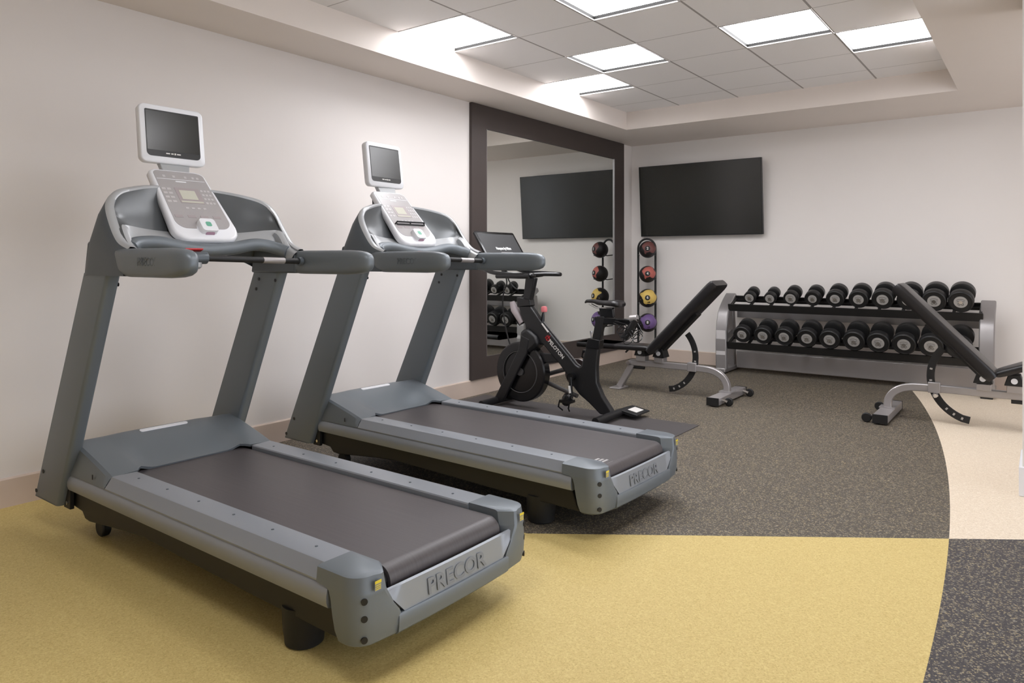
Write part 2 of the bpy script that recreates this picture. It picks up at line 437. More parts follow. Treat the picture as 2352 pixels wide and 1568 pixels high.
def make_treadmill(label, loc, rz, rack):
    T = thing('treadmill', label, 'treadmill', (loc[0] * KS, loc[1] * KS, 0), rz, 'two grey treadmills facing the left wall'); T.scale = (KS, KS, KS)
    # black lower frame with a stepped front
    mb = MB(); sprism(mb, [(-.07, .012), (.4, .016), (1.2, .035), (1.36, .025), (1.72, -.012), (1.77, -.008), (1.80, .02), (1.93, .03), (1.93, .2), (0, .2)], -.41, .41)
    mb.build('base_frame', M['blackfr'], T, bevel=.006)
    for s in (-1, 1):
        MB().box(P(1.905, s * .425, .115), (.07, .02, .19)).build('mounting_plate', M['blackfr'], T, bevel=.003)
        for z in (.19, .05):
            MB().disc(P(1.895, s * .435, z), (0, s, 0), .009, .006, 12).build('bolt', M['chrome'], T)
    # wheels and feet
    for s in (-1, 1):
        MB().lathe([(.008, -.02), (.038, -.02), (.044, -.014), (.044, .014), (.038, .02), (.008, .02)], P(1.75, s * .335, .044 - DZ), (0, 1, 0), 24).build('transport_wheel', M['rubber'], T)
        MB().lathe([(.058, 0), (.066, .006), (.068, .03), (.072, .05), (.076, .14)], P(.195, s * .345, -DZ), (0, 0, 1), 28).build('leveling_foot', M['rubber'], T)
    # side panels, rails
    for s in (-1, 1):
        prof = [(.40, .19), (.432, .187), (.442, .175), (.446, .155), (.446, .135), (.440, .117), (.43, .113), (.40, .113)]
        mb = MB(); xprism(mb, [(s * a, b) for a, b in prof], -.05, 1.875); mb.build('side_panel', M['graylt'], T, ang=40)
        prof = [(.295, .19), (.295, .232), (.299, .237), (.400, .239), (.408, .237), (.438, .193), (.438, .188), (.40, .188)]
        mb = MB(); xprism(mb, [(s * a, b) for a, b in prof], .004, 1.498); mb.build('side_rail', M['graylt'], T, ang=25)
        for k in range(6):
            MB().disc(P(.13 + .25 * k, s * .345, .2375), (0, 0, 1), .0055, .0022, 10).build('rail_screw', M['graydk'], T)
        mb = MB(); xprism(mb, [(s * a, b) for a, b in [(.285, .19), (.296, .19), (.296, .205), (.285, .205)]], -.02, 1.52); mb.build('deck_edge', M['blackfr'], T)
    # belt and roller
    rc = (-.118, .170); r = .049
    prof = [(1.62, .2185), (.8, .219)] + [(rc[0] + r * math.cos(a) * -1 if 0 else rc[0] - r * math.sin(a), rc[1] + r * math.cos(a)) for a in [math.radians(x) for x in range(0, 181, 12)]] + [(.2, .122), (.2, .13), (-.05, .14), (.2, .205), (1.62, .205)]
    mb = MB(); sprism(mb, prof, -.283, .283); mb.build('running_belt', M['belt'], T, ang=50)
    MB().lathe([(.012, -.305), (.036, -.305), (.036, .305), (.012, .305)], P(rc[0], 0, rc[1]), (0, 1, 0), 28).build('roller', M['blackfr'], T)
    # rear end cap: two cheeks and the rear bar
    def cheek(s):
        lv = [(.239, .004, .335, .185, .428, .05), (.234, .004, .338, .197, .438, .05), (.188, .004, .333, .204, .443, .05), (.184, -.045, .332, .205, .443, .05), (.175, -.058, .328, .206, .443, .05), (.147, -.068, .312, .207, .443, .05),
              (.13, -.070, .304, .208, .443, .05), (.10, -.076, .28, .209, .443, .05), (.057, -.085, .26, .207, .441, .05), (.025, -.094, .26, .200, .434, .05), (.016, -.10, .26, .190, .424, .045)]
        secs = []
        for z, fx, inn, rear, out, cr in lv:
            inner_front = .300
            sec = [P(fx, s * inner_front, z), P(fx, s * out, z), P(-rear + .085, s * out, z)]
            for k in range(0, 7):
                a = PI / 2 * k / 6
                sec.append(P(-rear + .075 - .065 * math.sin(a), s * (out - .065 + .065 * math.cos(a)), z))
            sec.append(P(-rear, s * (inn + .012), z))
            sec.append(P(-rear + .004, s * inn, z))
            sec.append(P(-rear + .05, s * min(.300 + (inn - .26) * .4, inn) if inn < .3 else -rear and s * .300, z) if 0 else P(-rear + .055, s * min(inn, .300), z))
            secs.append(sec)
        m_ = MB(); m_.loft(secs); return m_
    for s in (-1, 1): cheek(s).build('end_cap_cheek', M['gray'], T, ang=32, bevel=0)
    mb = MB(); secs = []
    for k in range(13):
        ly = -.285 + .57 * k / 12; rr = .209 + .007 * max(0, 1 - (ly / .27) ** 2)
        secs.append([P(-rr + .06, ly, .016), P(-rr + .015, ly, .016), P(-rr + .002, ly, .028), P(-rr, ly, .05), P(-rr - .0005, ly, .078), P(-rr + .003, ly, .084), P(-rr + .03, ly, .084)])
    mb.loft(secs); mb.build('end_cap_bar', M['gray'], T, ang=40)
    mb = MB(); secs = []
    for k in range(17):
        ly = -.335 + .67 * k / 16
        a = abs(ly)
        zb = .078 if a < .25 else .078 + (a - .25) / .085 * .09
        rr = .204 + .006 * (1 - (ly / .335) ** 2)
        secs.append([P(-rr + .025, ly, zb), P(-rr + .003, ly, zb), P(-rr + .014, ly, .166), P(-rr + .022, ly, .170), P(-rr + .03, ly, .166)])
    mb.loft(secs); rp = mb.build('rear_panel', M['graylt'], T, ang=40)
    text_mesh('lettering', 'PRECOR', .072, frame(P(-.2045, .0, .118), (0, 1, 0), (-.13, 0, 1)), M['textdark'], rp, ext=.0012, bold=.0016, sx=1.12)
    for s in (-1, 1):
        for z in (.165, .112, .047):
            MB().disc(P(-.184, s * .409, z), (1, s * .55, 0), .0105, .0065, 16).build('bolt', M['blackfr'], T)
        wl = MB(); wl.box(P(-.2055, s * .372, .206), (.0012, .026, .03)); w_ = wl.build('warning_label', M['graylt'], T, smooth=False)
        wl = MB()
        wl.box(P(-.2068, s * .372, .218), (.0012, .026, .009))
        for q in (.208, .202, .196): wl.box(P(-.2068, s * .372, q), (.001, .022, .0025))
        wl.build('yellow_print', M['yellow'], w_, smooth=False)
    # front hood
    nu, nv = 28, 34
    xs = [1.50 + (1.90 - 1.50) * i / nu for i in range(nu + 1)]
    def sm(a): a = max(0, min(1, a)); return a * a * (3 - 2 * a)
    def hood_z(lx, ly):
        a = abs(ly)
        fl = .239 + (.345 - .239) * ((lx - 1.50) / .40) ** .9 if lx > 1.5 else .239
        if lx > 1.86: fl -= .012 * ((lx - 1.86) / .04) ** 2
        u = sm((lx - 1.53) / .33)
        ce_ = .222 + (.345 - .222) * (0.35 * max(0, min(1, (lx - 1.53) / .33)) + .65 * u) - (.012 * ((lx - 1.86) / .04) ** 2 if lx > 1.86 else 0)
        bl = sm((a - .18) / .13)
        z = ce_ * (1 - bl) + fl * bl
        return z
    mb = MB(); rows = []
    for lx in xs:
        row = []
        ys = [-.29 + .58 * k / nv for k in range(nv + 1)]
        fl = hood_z(lx, .3)
        wid = .438
        row.append(P(lx, -wid, .188)); row.append(P(lx, -wid, .195)); row.append(P(lx, -.418, fl - .012)); row.append(P(lx, -.404, fl - .002)); row.append(P(lx, -.35, fl))
        for y in ys:
            fx = lx
            if lx < 1.56: fx = max(lx, 1.50 + .05 * sm((.30 - abs(y)) / .05))
            row.append(P(fx, y, hood_z(fx, y)))
        row.append(P(lx, .35, fl)); row.append(P(lx, .404, fl - .002)); row.append(P(lx, .418, fl - .012)); row.append(P(lx, wid, .195)); row.append(P(lx, wid, .188))
        rows.append(row)
    # front drop
    for lx, dz in ((1.925, .03), (1.94, .08), (1.945, .2)):
        rows.append([Vector((-lx, q.y, max(.14 + DZ, q.z - dz))) for q in rows[nu]])
    # rear lip thickness
    lip = [Vector((q.x - .004, q.y, q.z - .012 if abs(q.y) < .43 else q.z)) for q in rows[0]]
    mb.loft([lip] + rows, cap=False, closed=False)
    mb.build('motor_hood', M['gray'], T, ang=30)
    sl = rrect(.25, .024, .0118, 5)
    MB().loft([[P(1.835 - q[1], q[0] - .0, hood_z(1.835 - q[1], 0) - .002) for q in sl], [P(1.835 - q[1], q[0] - .0, hood_z(1.835 - q[1], 0) + .004) for q in sl]]).build('status_light', M['white'], T, smooth=False)
    for s in (-1, 1): MB().box(P(1.62, s * .4385, .222), (.006, .003, .022)).build('hood_slot', M['blackfr'], T, smooth=False)
    # uprights
    def upright(s):
        secs = []
        for z, cx, dx in ((.012, 2.082, .262), (.03, 2.075, .285), (1.15, 1.535, .246)):
            q = rrect(dx, .062, .020, 4)
            secs.append([P(cx + p[0], s * .434 + p[1], z + (.03 * abs(p[0]) / .14 if z < .02 else 0)) for p in q])
        m_ = MB(); m_.loft(secs); return m_
    for s in (-1, 1):
        u = upright(s).build('upright', M['gray'], T, ang=40)
        yi = s * .466
        for lx, z in ((2.10, .17), (2.185, .06)):
            MB().disc(P(lx, yi, z), (0, s, 0), .010, .002, 14).build('screw', M['blackfr'], u)
        for lx, z in ((1.60, 1.105), (1.45, 1.10), (1.625, 1.05)):
            MB().disc(P(lx, s * .403, z), (0, -s, 0), .009, .002, 12).build('screw', M['blackfr'], u)
    # upper shell: rim path, outer skirt, pocket walls, shelf
    half = [(1.262, .437, 1.262), (1.35, .442, 1.295), (1.425, .442, 1.375), (1.485, .432, 1.462), (1.525, .385, 1.518), (1.570, .29, 1.548), (1.63, .18, 1.568), (1.665, .07, 1.575)]
    full = [(a, -b, c) for a, b, c in half] + [(1.668, 0, 1.576)] + [(a, b, c) for a, b, c in reversed(half)]
    rimp = catmull(full, 5)
    obh = [(1.262, .466, 1.14), (1.36, .468, 1.14), (1.48, .468, 1.14), (1.60, .467, 1.14), (1.655, .455, 1.14), (1.69, .38, 1.19), (1.72, .22, 1.25), (1.73, .08, 1.27)]
    ob = catmull([(a, -b, c) for a, b, c in obh] + [(1.732, 0, 1.27)] + [(a, b, c) for a, b, c in reversed(obh)], 5)
    fh = [(1.256, .408, 1.248), (1.335, .412, 1.282), (1.405, .408, 1.358), (1.455, .36, 1.365), (1.485, .28, 1.355), (1.50, .20, 1.347), (1.505, .12, 1.342), (1.505, .05, 1.34)]
    fl = catmull([(a, -b, c) for a, b, c in fh] + [(1.505, 0, 1.34)] + [(a, b, c) for a, b, c in reversed(fh)], 5)
    def V(q): return P(q[0], q[1], q[2])
    cen = Vector((1.35, 0, 1.3))
    rin = []; rout = []; K = len(rimp)
    for i, q in enumerate(rimp):
        tt = (rimp[min(i + 1, K - 1)] - rimp[max(i - 1, 0)]); nrm = Vector((tt.y, -tt.x, 0)); 
        d = Vector((q.x - 1.30, q.y, 0)).normalized()
        wd = .026
        rin.append(q - d * wd + Vector((0, 0, -.002))); rout.append(q + d * .010 + Vector((0, 0, -.008)))
    shell = MB()
    cols = []
    for i in range(K):
        o_, b_ = rout[i], ob[i]
        mid = o_.lerp(b_, .45); d = Vector((mid.x - 1.30, mid.y * 1.5, 0)).normalized()
        edge = min(1, min(i, K - 1 - i) / 12.0)
        m1 = o_.lerp(b_, .2) + d * .016 * edge; m2 = o_.lerp(b_, .55) + d * .020 * edge
        for m_ in (m1, m2):
            m_.y = max(-.470, min(.470, m_.y))
        cols.append([V(rimp[i] + (rout[i] - rimp[i]) * .6), V(o_), V(m1), V(m2), V(b_), V(Vector((b_.x - .02, b_.y * .97, b_.z)))])
    shell.loft(cols, cap=False, closed=False); shell.build('dash_shell', M['graydk'], T, ang=60)
    # pod inner sides and undersides so the housing is solid
    for s in (-1, 1):
        pod = [(1.262, 1.14), (1.655, 1.14), (1.62, 1.29), (1.47, 1.325), (1.41, 1.315), (1.35, 1.265), (1.262, 1.235)]
        mb = MB(); sprism(mb, pod, s * .388, s * .462); mb.build('side_pod', M['graydk'], T, bevel=.01)
    rm = MB(); cols = []
    for i in range(K):
        cols.append([V(rout[i]), V(rimp[i] + Vector((0, 0, .003))), V(rimp[i].lerp(rin[i], .6) + Vector((0, 0, .003))), V(rin[i]), V(rin[i] + Vector((0, 0, -.012)))])
    rm.loft(cols, cap=False, closed=False); rm.build('rim', M['rim'], T, ang=60)
    pk = MB(); cols = []
    for i in range(K):
        a = rin[i] + Vector((0, 0, -.010)); b_ = fl[i]
        d = Vector((a.x - 1.30, a.y, 0)).normalized()
        cols.append([V(a), V(a.lerp(b_, .3) + d * .02), V(a.lerp(b_, .7) + d * .012), V(b_)])
    pk.loft(cols, cap=False, closed=False); pk.build('pocket', M['pocket'], T, ang=60)
    sh = MB(); cols = []
    for i in range(K):
        b_ = fl[i]; rear = Vector((1.415, b_.y, 1.285)) if b_.x > 1.42 else Vector((b_.x, b_.y * .93, b_.z - .012))
        top = [V(b_), V(b_.lerp(rear, .5) + Vector((0, 0, .006))), V(rear), V(rear + Vector((.03, 0, -.03))), V(Vector((b_.x + .03, b_.y, b_.z - .06)))]
        cols.append(top)
    sh.loft(cols, cap=False, closed=False); sh.build('shelf', M['rim'], T, ang=60)
    # handrail arms
    for s in (-1, 1):
        secs = []
        st = [(1.345, .030, .056), (1.30, .040, .060), (1.22, .043, .0605), (.90, .043, .060), (.83, .042, .057), (.787, .038, .051), (.760, .031, .042), (.744, .021, .029), (.736, .010, .013)]
        for lx, hy, hz in st:
            ring_ = []
            for k in range(28):
                a = 2 * PI * k / 28; ca, sa = math.cos(a), math.sin(a); e_ = .62
                ring_.append(P(lx + (.05 * (sa) if lx > 1.25 else 0), s * (.430 + .014 * min(1, (1.35 - lx) / .4)) + hy * math.copysign(abs(ca) ** e_, ca), 1.197 + hz * math.copysign(abs(sa) ** e_, sa)))
            secs.append(ring_)
        mb = MB(); mb.loft(secs); ar = mb.build('handrail', M['gray'], T, ang=50)
        if s < 0:
            text_mesh('lettering', 'PRECOR', .05, frame(P(1.02, -.4845, 1.20), (1, 0, 0), (0, 0, 1)), M['textfaint'], ar, ext=.0006, sx=.9)
    # padded grip bar
    gp = catmull([(1.36, -.39, 1.262), (1.385, -.36, 1.278), (1.40, -.31, 1.286), (1.405, -.24, 1.286), (1.40, -.12, 1.266), (1.39, 0, 1.256), (1.40, .12, 1.266), (1.405, .24, 1.286), (1.395, .31, 1.282), (1.37, .36, 1.268), (1.33, .39, 1.25)], 5)
    MB().tube([V(q) for q in gp], .032, 16).build('grip_bar', M['gray'], T)
    # crossbar with sensor
    cb = MB(); cb.tube([P(1.20, -.385, 1.224), P(1.20, .37, 1.202)], .0145, 16); cb = cb.build('crossbar', M['rubber'], T)
    MB().tube([P(1.20, .385, 1.202), P(1.20, .365, 1.202)], .021, 16).build('crossbar_end', M['graydk'], T)
    MB().tube([P(1.20, .16, 1.208), P(1.20, .28, 1.2045)], .0155, 14).build('sensor_strip', M['silver'], cb)
    mb = MB()
    for k in range(4): mb.tube([P(1.20, -.292 + .012 * k, 1.221), P(1.20, -.285 + .012 * k, 1.221)], .0175, 14)
    mb.build('red_ring', M['red'], cb)
    mb = MB(); q = [P(1.20 + .034 * ca, -.185, 1.218 + .03 * sa) for ca, sa in [(math.cos(a * PI / 4 + PI / 8), math.sin(a * PI / 4 + PI / 8)) for a in range(8)]]
    mb.loft([[v + Vector((0, dy, 0)) for v in q] for dy in (-.065, .055)]); sb = mb.build('stop_switch', M['graydk'], T, bevel=.006)
    mb = MB(); mb.box(P(1.215, -.19, 1.250), (.05, .085, .008), Matrix.Rotation(-.35, 3, 'Y')); mb.build('stop_button', M['red'], sb, bevel=.003)
    MB().lathe([(.02, 0), (.03, .01), (.03, .03)], P(1.20, -.185, 1.168), (0, 0, 1), 20).build('switch_cap', M['rim'], sb)
    # console
    bot = Vector((1.395, 0, 1.300)); top = Vector((1.725, 0, 1.660)); up = (top - bot); Hh = up.length; up.normalize()
    nrm = Vector((-up.z, 0, up.x))        # towards the runner (smaller lx) and up
    def CP(u, v, wv): q = bot + up * v + nrm * wv; return P(q.x, u, q.z)
    # 'bot/top' edges; u to the right, v up, w outwards
    ol = []
    def arc(cx_, cy_, rx, ry, a0, a1, n=7): return [(cx_ + rx * math.cos(math.radians(a0 + (a1 - a0) * k / n)), cy_ + ry * math.sin(math.radians(a0 + (a1 - a0) * k / n))) for k in range(n + 1)]
    ol += arc(.09, Hh - .035, .055, .035, 0, 90); ol += arc(-.105, Hh - .03, .04, .03, 90, 180)
    ol += arc(-.09, .075, .075, .075, 180, 270); ol += arc(.095, .08, .078, .08, 270, 360)
    def off(pts, k): return [((x) * (1 - k / .15), (y - Hh / 2) * (1 - k / (Hh / 2)) + Hh / 2) for x, y in pts]
    co = MB(); co.loft([[CP(x, y, -.030) for x, y in off(ol, .012)], [CP(x, y, -.022) for x, y in ol], [CP(x, y, .0) for x, y in ol], [CP(x, y, .010) for x, y in off(ol, .006)], [CP(x, y, .012) for x, y in off(ol, .012)]])
    co.build('console_bezel', M['white'], T, ang=60)
    bd = MB(); back = []
    for x, y in off(ol, .016):
        q = CP(x, y, -.03); back.append(Vector((-(1.54 + .20 * (y / Hh)), x * .97, 1.30 + (y / Hh) * .265 + DZ)))
    bd.loft([[CP(x, y, -.024) for x, y in off(ol, .012)], back]); bd.build('console_body', M['consoleside'], T, ang=60)
    # overlay panel
    pl = []
    pl += arc(.085, Hh - .042, .046, .026, 0, 90); pl += arc(-.10, Hh - .038, .028, .022, 90, 180); pl += arc(-.085, .125, .052, .055, 180, 270); pl += [(-.045, .07), (-.035, .105), (.045, .105), (.055, .07)]; pl += arc(.09, .125, .055, .055, 270, 360)
    ov = MB(); ov.loft([[CP(x, y, .010) for x, y in pl], [CP(x, y, .0135) for x, y in pl]]); ov = ov.build('control_panel', M['panel'], T, smooth=False)
    def cb2(u0, u1, v0, v1, w0=.0135, w1=.0145):
        m_ = MB(); m_.loft([[CP(u0, v0, w0), CP(u1, v0, w0), CP(u1, v1, w0), CP(u0, v1, w0)], [CP(u0, v0, w1), CP(u1, v0, w1), CP(u1, v1, w1), CP(u0, v1, w1)]]); return m_
    k = Hh
    cb2(-.125, .125, k - .078, k - .075).build('panel_line', M['white'], ov, smooth=False)
    d_ = cb2(-.06, .065, k * .50, k * .72).build('display_frame', M['panelred'], ov, smooth=False)
    cb2(-.042, .040, k * .555, k * .685, .0145, .0152).build('display', M['lcd'], d_, smooth=False)
    cb2(-.055, .060, k * .508, k * .53, .0145, .0152).build('display', M['lcd'], d_, smooth=False)
    for i in range(4):
        for j in range(3):
            if j < 2: cb2(-.125 + j * .026, -.105 + j * .026, k * (.50 + i * .06), k * (.53 + i * .06)).build('panel_button', M['panel2'], ov, smooth=False)
            cb2(.072 + j * .019, .086 + j * .019, k * (.50 + i * .06), k * (.53 + i * .06)).build('panel_button', M['panel2'], ov, smooth=False)
    for i in range(4):
        cb2(-.125 + i * .065, -.085 + i * .065, k * .29, k * .325).build('panel_button', M['panelred'], ov, smooth=False)
        cb2(-.05 + i * .03, -.034 + i * .03, k * .415, k * .44).build('panel_button', M['panel2'], ov, smooth=False)
    for u in (-.09, -.04, 0.02, .06, .085):
        cb2(u, u + .014, k - .064, k - .048).build('panel_button', M['panel2'], ov, smooth=False)
    cb2(-.035, .02, k - .095, k - .087).build('panel_text_strip', M['white'], ov, smooth=False)
    # stop key block
    kb = MB(); q = rrect(.088, .082, .018, 4)
    kb.loft([[CP(x * 1.0 + .008, y + .075, .008) for x, y in q], [CP(x * .98 + .008, y + .075, .034) for x, y in q], [CP(x * .90 + .008, y + .075, .039) for x, y in q]])
    kb = kb.build('key_block', M['white'], T, ang=50)
    q = rrect(.028, .030, .008, 4)
    MB().loft([[CP(x + .008, y + .078, .039) for x, y in q], [CP(x + .008, y + .078, .0402) for x, y in q]]).build('green_mark', M['green'], kb, smooth=False)
    MB().loft([[CP(x * 1.6 + .008, .030, .012 + y * .6) for x, y in q], [CP(x * 1.6 + .008, .0335, .020 + y * .6) for x, y in q]]).build('key_block_underside', M['pink'], kb, smooth=False)
    # personal screen
    c0 = P(1.740, -.006, 1.843)
    A = Matrix.Rotation(math.radians(-7), 4, 'Y')
    if rack: A = Matrix.Rotation(math.radians(4), 4, 'Z') @ A
    def TV(y, z, x): return c0 + (A @ Vector((x, y, z)))
    tv = MB(); q = rrect(.334, .298, .03, 6)
    q2 = rrect(.324, .288, .028, 6)
    tv.loft([[TV(y * .9, z * .9, -.045) for y, z in q], [TV(y * .985, z * .985, -.032) for y, z in q], [TV(y, z, -.010) for y, z in q], [TV(y, z, .004) for y, z in q], [TV(y, z, .009) for y, z in q2]])
    tv = tv.build('personal_screen', M['white'], T, ang=55)
    q = rrect(.280, .238, {(1, 1): .006, (-1, 1): .006, (1, -1): .022, (-1, -1): .022}, 4)
    MB().loft([[TV(y, z + .003, .009) for y, z in q], [TV(y, z + .003, .0105) for y, z in q]]).build('screen_surround', M['screenb'], tv, smooth=False)
    sc = MB(); sc.loft([[TV(y, z, .0105) for y, z in ((-.136, -.085), (.136, -.085), (.136, .114), (-.136, .114))], [TV(y, z, .0112) for y, z in ((-.136, -.085), (.136, -.085), (.136, .114), (-.136, .114))]])
    sc.build('screen_glass', M['screen'], tv, smooth=False)
    lg = MB()
    for y, w_, h_ in ((-.034, .02, .006), (-.012, .012, .006), (.003, .008, .009), (.022, .02, .006)):
        lg.loft([[TV(y + a * w_ / 2, -.098 + b * h_ / 2, .0105) for a, b in ((-1, -1), (1, -1), (1, 1), (-1, 1))], [TV(y + a * w_ / 2, -.098 + b * h_ / 2, .0125) for a, b in ((-1, -1), (1, -1), (1, 1), (-1, 1))]])
    lg.build('screen_buttons', M['whitelabel'], tv, smooth=False)
    nk = MB(); nk.loft([[P(1.70, y, 1.635) for y in (-.065, .065)] + [P(1.735, y, 1.635) for y in (.065, -.065)], [P(1.735, y, 1.72) for y in (-.085, .085)] + [P(1.77, y, 1.72) for y in (.085, -.085)]])
    nk.build('screen_neck', M['rim'], T, bevel=.006)
    if rack:
        rk = MB()
        a_, b_, c_, d2 = CP(-.115, Hh * .375, .03), CP(.125, Hh * .375, .03), CP(-.125, Hh * .36, .012), CP(.135, Hh * .36, .012)
        rk.tube([c_, a_, b_, d2], .006, 8); rk.tube([CP(-.115, Hh * .35, .02), CP(.125, Hh * .35, .02)], .005, 8); rk.tube([CP(0, Hh * .35, .02), CP(0, Hh * .375, .03)], .005, 8)
        rk.build('reading_rack', M['rubber'], T)
        wl = MB()
        for kx in range(4):
            wl.box(P(-.06 - kx * .022, -.235 + kx * .004, .2195 if kx < 3 else .2165), (.012, .06, .0008))
        wl.build('belt_marking', M['panel2'], T, smooth=False)
    return T
make_treadmill('grey treadmill nearest the viewer, standing on the yellow floor, empty console front', (-1.851, 1.914, 0), math.radians(-.8), False)
make_treadmill('grey treadmill beside the black exercise bike, with a black reading rack on its console', (-1.838, 3.352, 0), math.radians(-1.6), True)

# ------------------------------------------------------------------ exercise bike  (side plane XZ at y = YB_)
BY = 4.80
bk = thing('exercise_bike', 'black stationary exercise bike with tablet screen, on a thin mat before the mirror', 'exercise bike', (-3.1, BY, 0.005))
def Bp(x, z, dy=0): return Vector((x + 3.1, dy, z - .005))
def bpoly(pts, hw, name, m, bevel=.008, dy=0, parent=bk):
    mb = MB(); mb.loft([[Bp(x, z, dy - hw) for x, z in pts], [Bp(x, z, dy + hw) for x, z in pts]])
    return mb.build(name, m, parent, bevel=bevel, seg=3)
# main tube frame (thick, tapered, one outline)
mf = [(-3.462, .830), (-3.345, .836), (-3.249, .725), (-3.11, .586), (-2.975, .455), (-2.915, .395), (-2.885, .380), (-2.862, .395), (-2.845, .470), (-2.812, .575), (-2.712, .572),
      (-2.728, .465), (-2.735, .385), (-2.730, .275), (-2.68, .175), (-2.60, .075), (-2.585, .045), (-2.70, .040), (-2.80, .118), (-2.88, .168), (-2.935, .225), (-2.985, .300), (-3.06, .385), (-3.13, .450), (-3.22, .532), (-3.27, .525), (-3.325, .495), (-3.37, .465), (-3.41, .48), (-3.405, .52),
      (-3.385, .60), (-3.395, .68), (-3.44, .76)]
bpoly(mf, .030, 'frame', M['bike'], .012)
bpoly([(-3.42, .63), (-3.36, .66), (-3.27, .60), (-3.235, .535), (-3.33, .455), (-3.43, .49)], .072, 'fork_crown', M['bike'], .03)
for s in (-1, 1):
    bpoly([(-3.40, .60), (-3.32, .57), (-3.345, .45), (-3.43, .31), (-3.525, .146), (-3.590, .035), (-3.690, .035), (-3.632, .13), (-3.52, .32), (-3.43, .48)], .013, 'fork_leg', M['bike'], .008, dy=s * .064)
bpoly([(-3.40, .458), (-3.12, .462), (-3.06, .400), (-3.40, .368)], .018, 'cross_tube', M['bike'], .008)
MB().tube([Bp(-3.245, .722), Bp(-3.11, .592), Bp(-2.975, .460), Bp(-2.915, .400), Bp(-2.885, .384)], .008, 8).build('frame_edge', M['ledge'], bk)
bpoly([(-3.245, .706), (-3.232, .716), (-3.165, .640), (-3.178, .632)], .0, 'n', M['whitelabel'], 0) if 0 else None
mb = MB(); mb.loft([[Bp(x, z, -.034) for x, z in ((-3.232, .698), (-3.222, .703), (-3.160, .638), (-3.170, .632))], [Bp(x, z, -.030) for x, z in ((-3.232, .698), (-3.222, .703), (-3.160, .638), (-3.170, .632))]])
mb.build('white_sticker', M['whitelabel'], bk, smooth=False)
dvec = Vector((.72, 0, -.69))
text_mesh('brand_lettering', 'PELOTON', .042, frame(Bp(-3.092, .505, -.031), dvec, (.69, 0, .72)), M['whitelabel'], bk, ext=.0012, bold=.0006, sx=1.0)
pc = Bp(-3.168, .582, -.032)
mb = MB(); mb.tube([pc + Vector((math.cos(a) * .016, 0, math.sin(a) * .016)) for a in [math.radians(x) for x in range(150, 471, 20)]], .003, 6)
mb.tube([pc + Vector((-.004, 0, -.002)), pc + Vector((.022, 0, .024))], .003, 6); mb.tube([pc + Vector((-.026, 0, .004)), pc + Vector((-.008, 0, .022)), pc + Vector((.006, 0, .026))], .003, 6)
mb.build('brand_emblem', M['red'], bk)
# head collar, stem, handlebar
bpoly([(-3.475, .905), (-3.345, .888), (-3.335, .835), (-3.47, .822)], .036, 'collar', M['bikegloss'], .008)
bpoly([(-3.415, .89), (-3.345, .88), (-3.300, 1.062), (-3.392, 1.068)], .026, 'handlebar_post', M['bike'], .008)
hb = MB()
for s in (-1, 1):
    hb.tube(catmull([Bp(-3.36, 1.085, 0), Bp(-3.28, 1.090, s * .10), Bp(-3.20, 1.088, s * .19), Bp(-3.26, 1.092, s * .235), Bp(-3.42, 1.098, s * .24), Bp(-3.56, 1.105, s * .235), Bp(-3.66, 1.13, s * .22)], 5), .016, 10)
hb.tube(catmull([Bp(-3.36, 1.085, -.17), Bp(-3.34, 1.08, 0), Bp(-3.36, 1.085, .17)], 4), .018, 10)
hb.build('handlebar', M['bikegloss'], bk)
MB().tube(catmull([Bp(-3.21, 1.080, -.235), Bp(-3.30, 1.079, -.245), Bp(-3.42, 1.08, -.245), Bp(-3.52, 1.078, -.24)], 3), .019, 10).build('grip', M['bike'], bk)
MB().tube(catmull([Bp(-3.37, 1.08), Bp(-3.50, 1.075), Bp(-3.60, 1.09), Bp(-3.68, 1.18)], 4), .02, 10).build('screen_arm', M['bikegloss'], bk)
# tablet: faces the rider (+X), yawed slightly
scx = frame(Bp(-3.655, 1.311, 0), (0, 1, 0), (-.55, 0, .83))
def SCR(a, b, c): return scx @ Vector((a, b, c))
q = rrect(.54, .31, .014, 4)
mb = MB(); mb.loft([[SCR(x * .9, y * .9, -.03) for x, y in q], [SCR(x, y, -.012) for x, y in q], [SCR(x, y, .004) for x, y in q], [SCR(x * .99, y * .985, .007) for x, y in q]])
tab = mb.build('tablet', M['bikegloss'], bk, ang=50)
M['bscreen'] = emis('tablet_display', (60, 60, 64), .75); M['bscreen'].node_tree.nodes['Principled BSDF'].inputs['Base Color'].default_value = (.02, .02, .02, 1)
mb = MB(); mb.loft([[SCR(x, y, .007) for x, y in ((-.246, -.13), (.246, -.13), (.246, .130), (-.246, .130))], [SCR(x, y, .008) for x, y in ((-.246, -.13), (.246, -.13), (.246, .130), (-.246, .130))]])
mb.build('display', M['bscreen'], tab, smooth=False)
M['scrtext'] = emis('tablet_text', (235, 235, 238), 1.0)
text_mesh('display_text', 'Hampton by Hilton', .036, scx @ Matrix.Translation((.01, -.015, .0085)), M['scrtext'], tab, ext=.0003, bold=.0005, sx=.72)
mb = MB()
for y_, w_ in ((-.055, .16), (-.072, .11)):
    mb.loft([[SCR(.03 + a * w_ / 2, y_ + b * .003, .0082) for a, b in ((-1, -1), (1, -1), (1, 1), (-1, 1))], [SCR(.03 + a * w_ / 2, y_ + b * .003, .009) for a, b in ((-1, -1), (1, -1), (1, 1), (-1, 1))]])
mb.build('display_caption', M['panel'], tab, smooth=False)
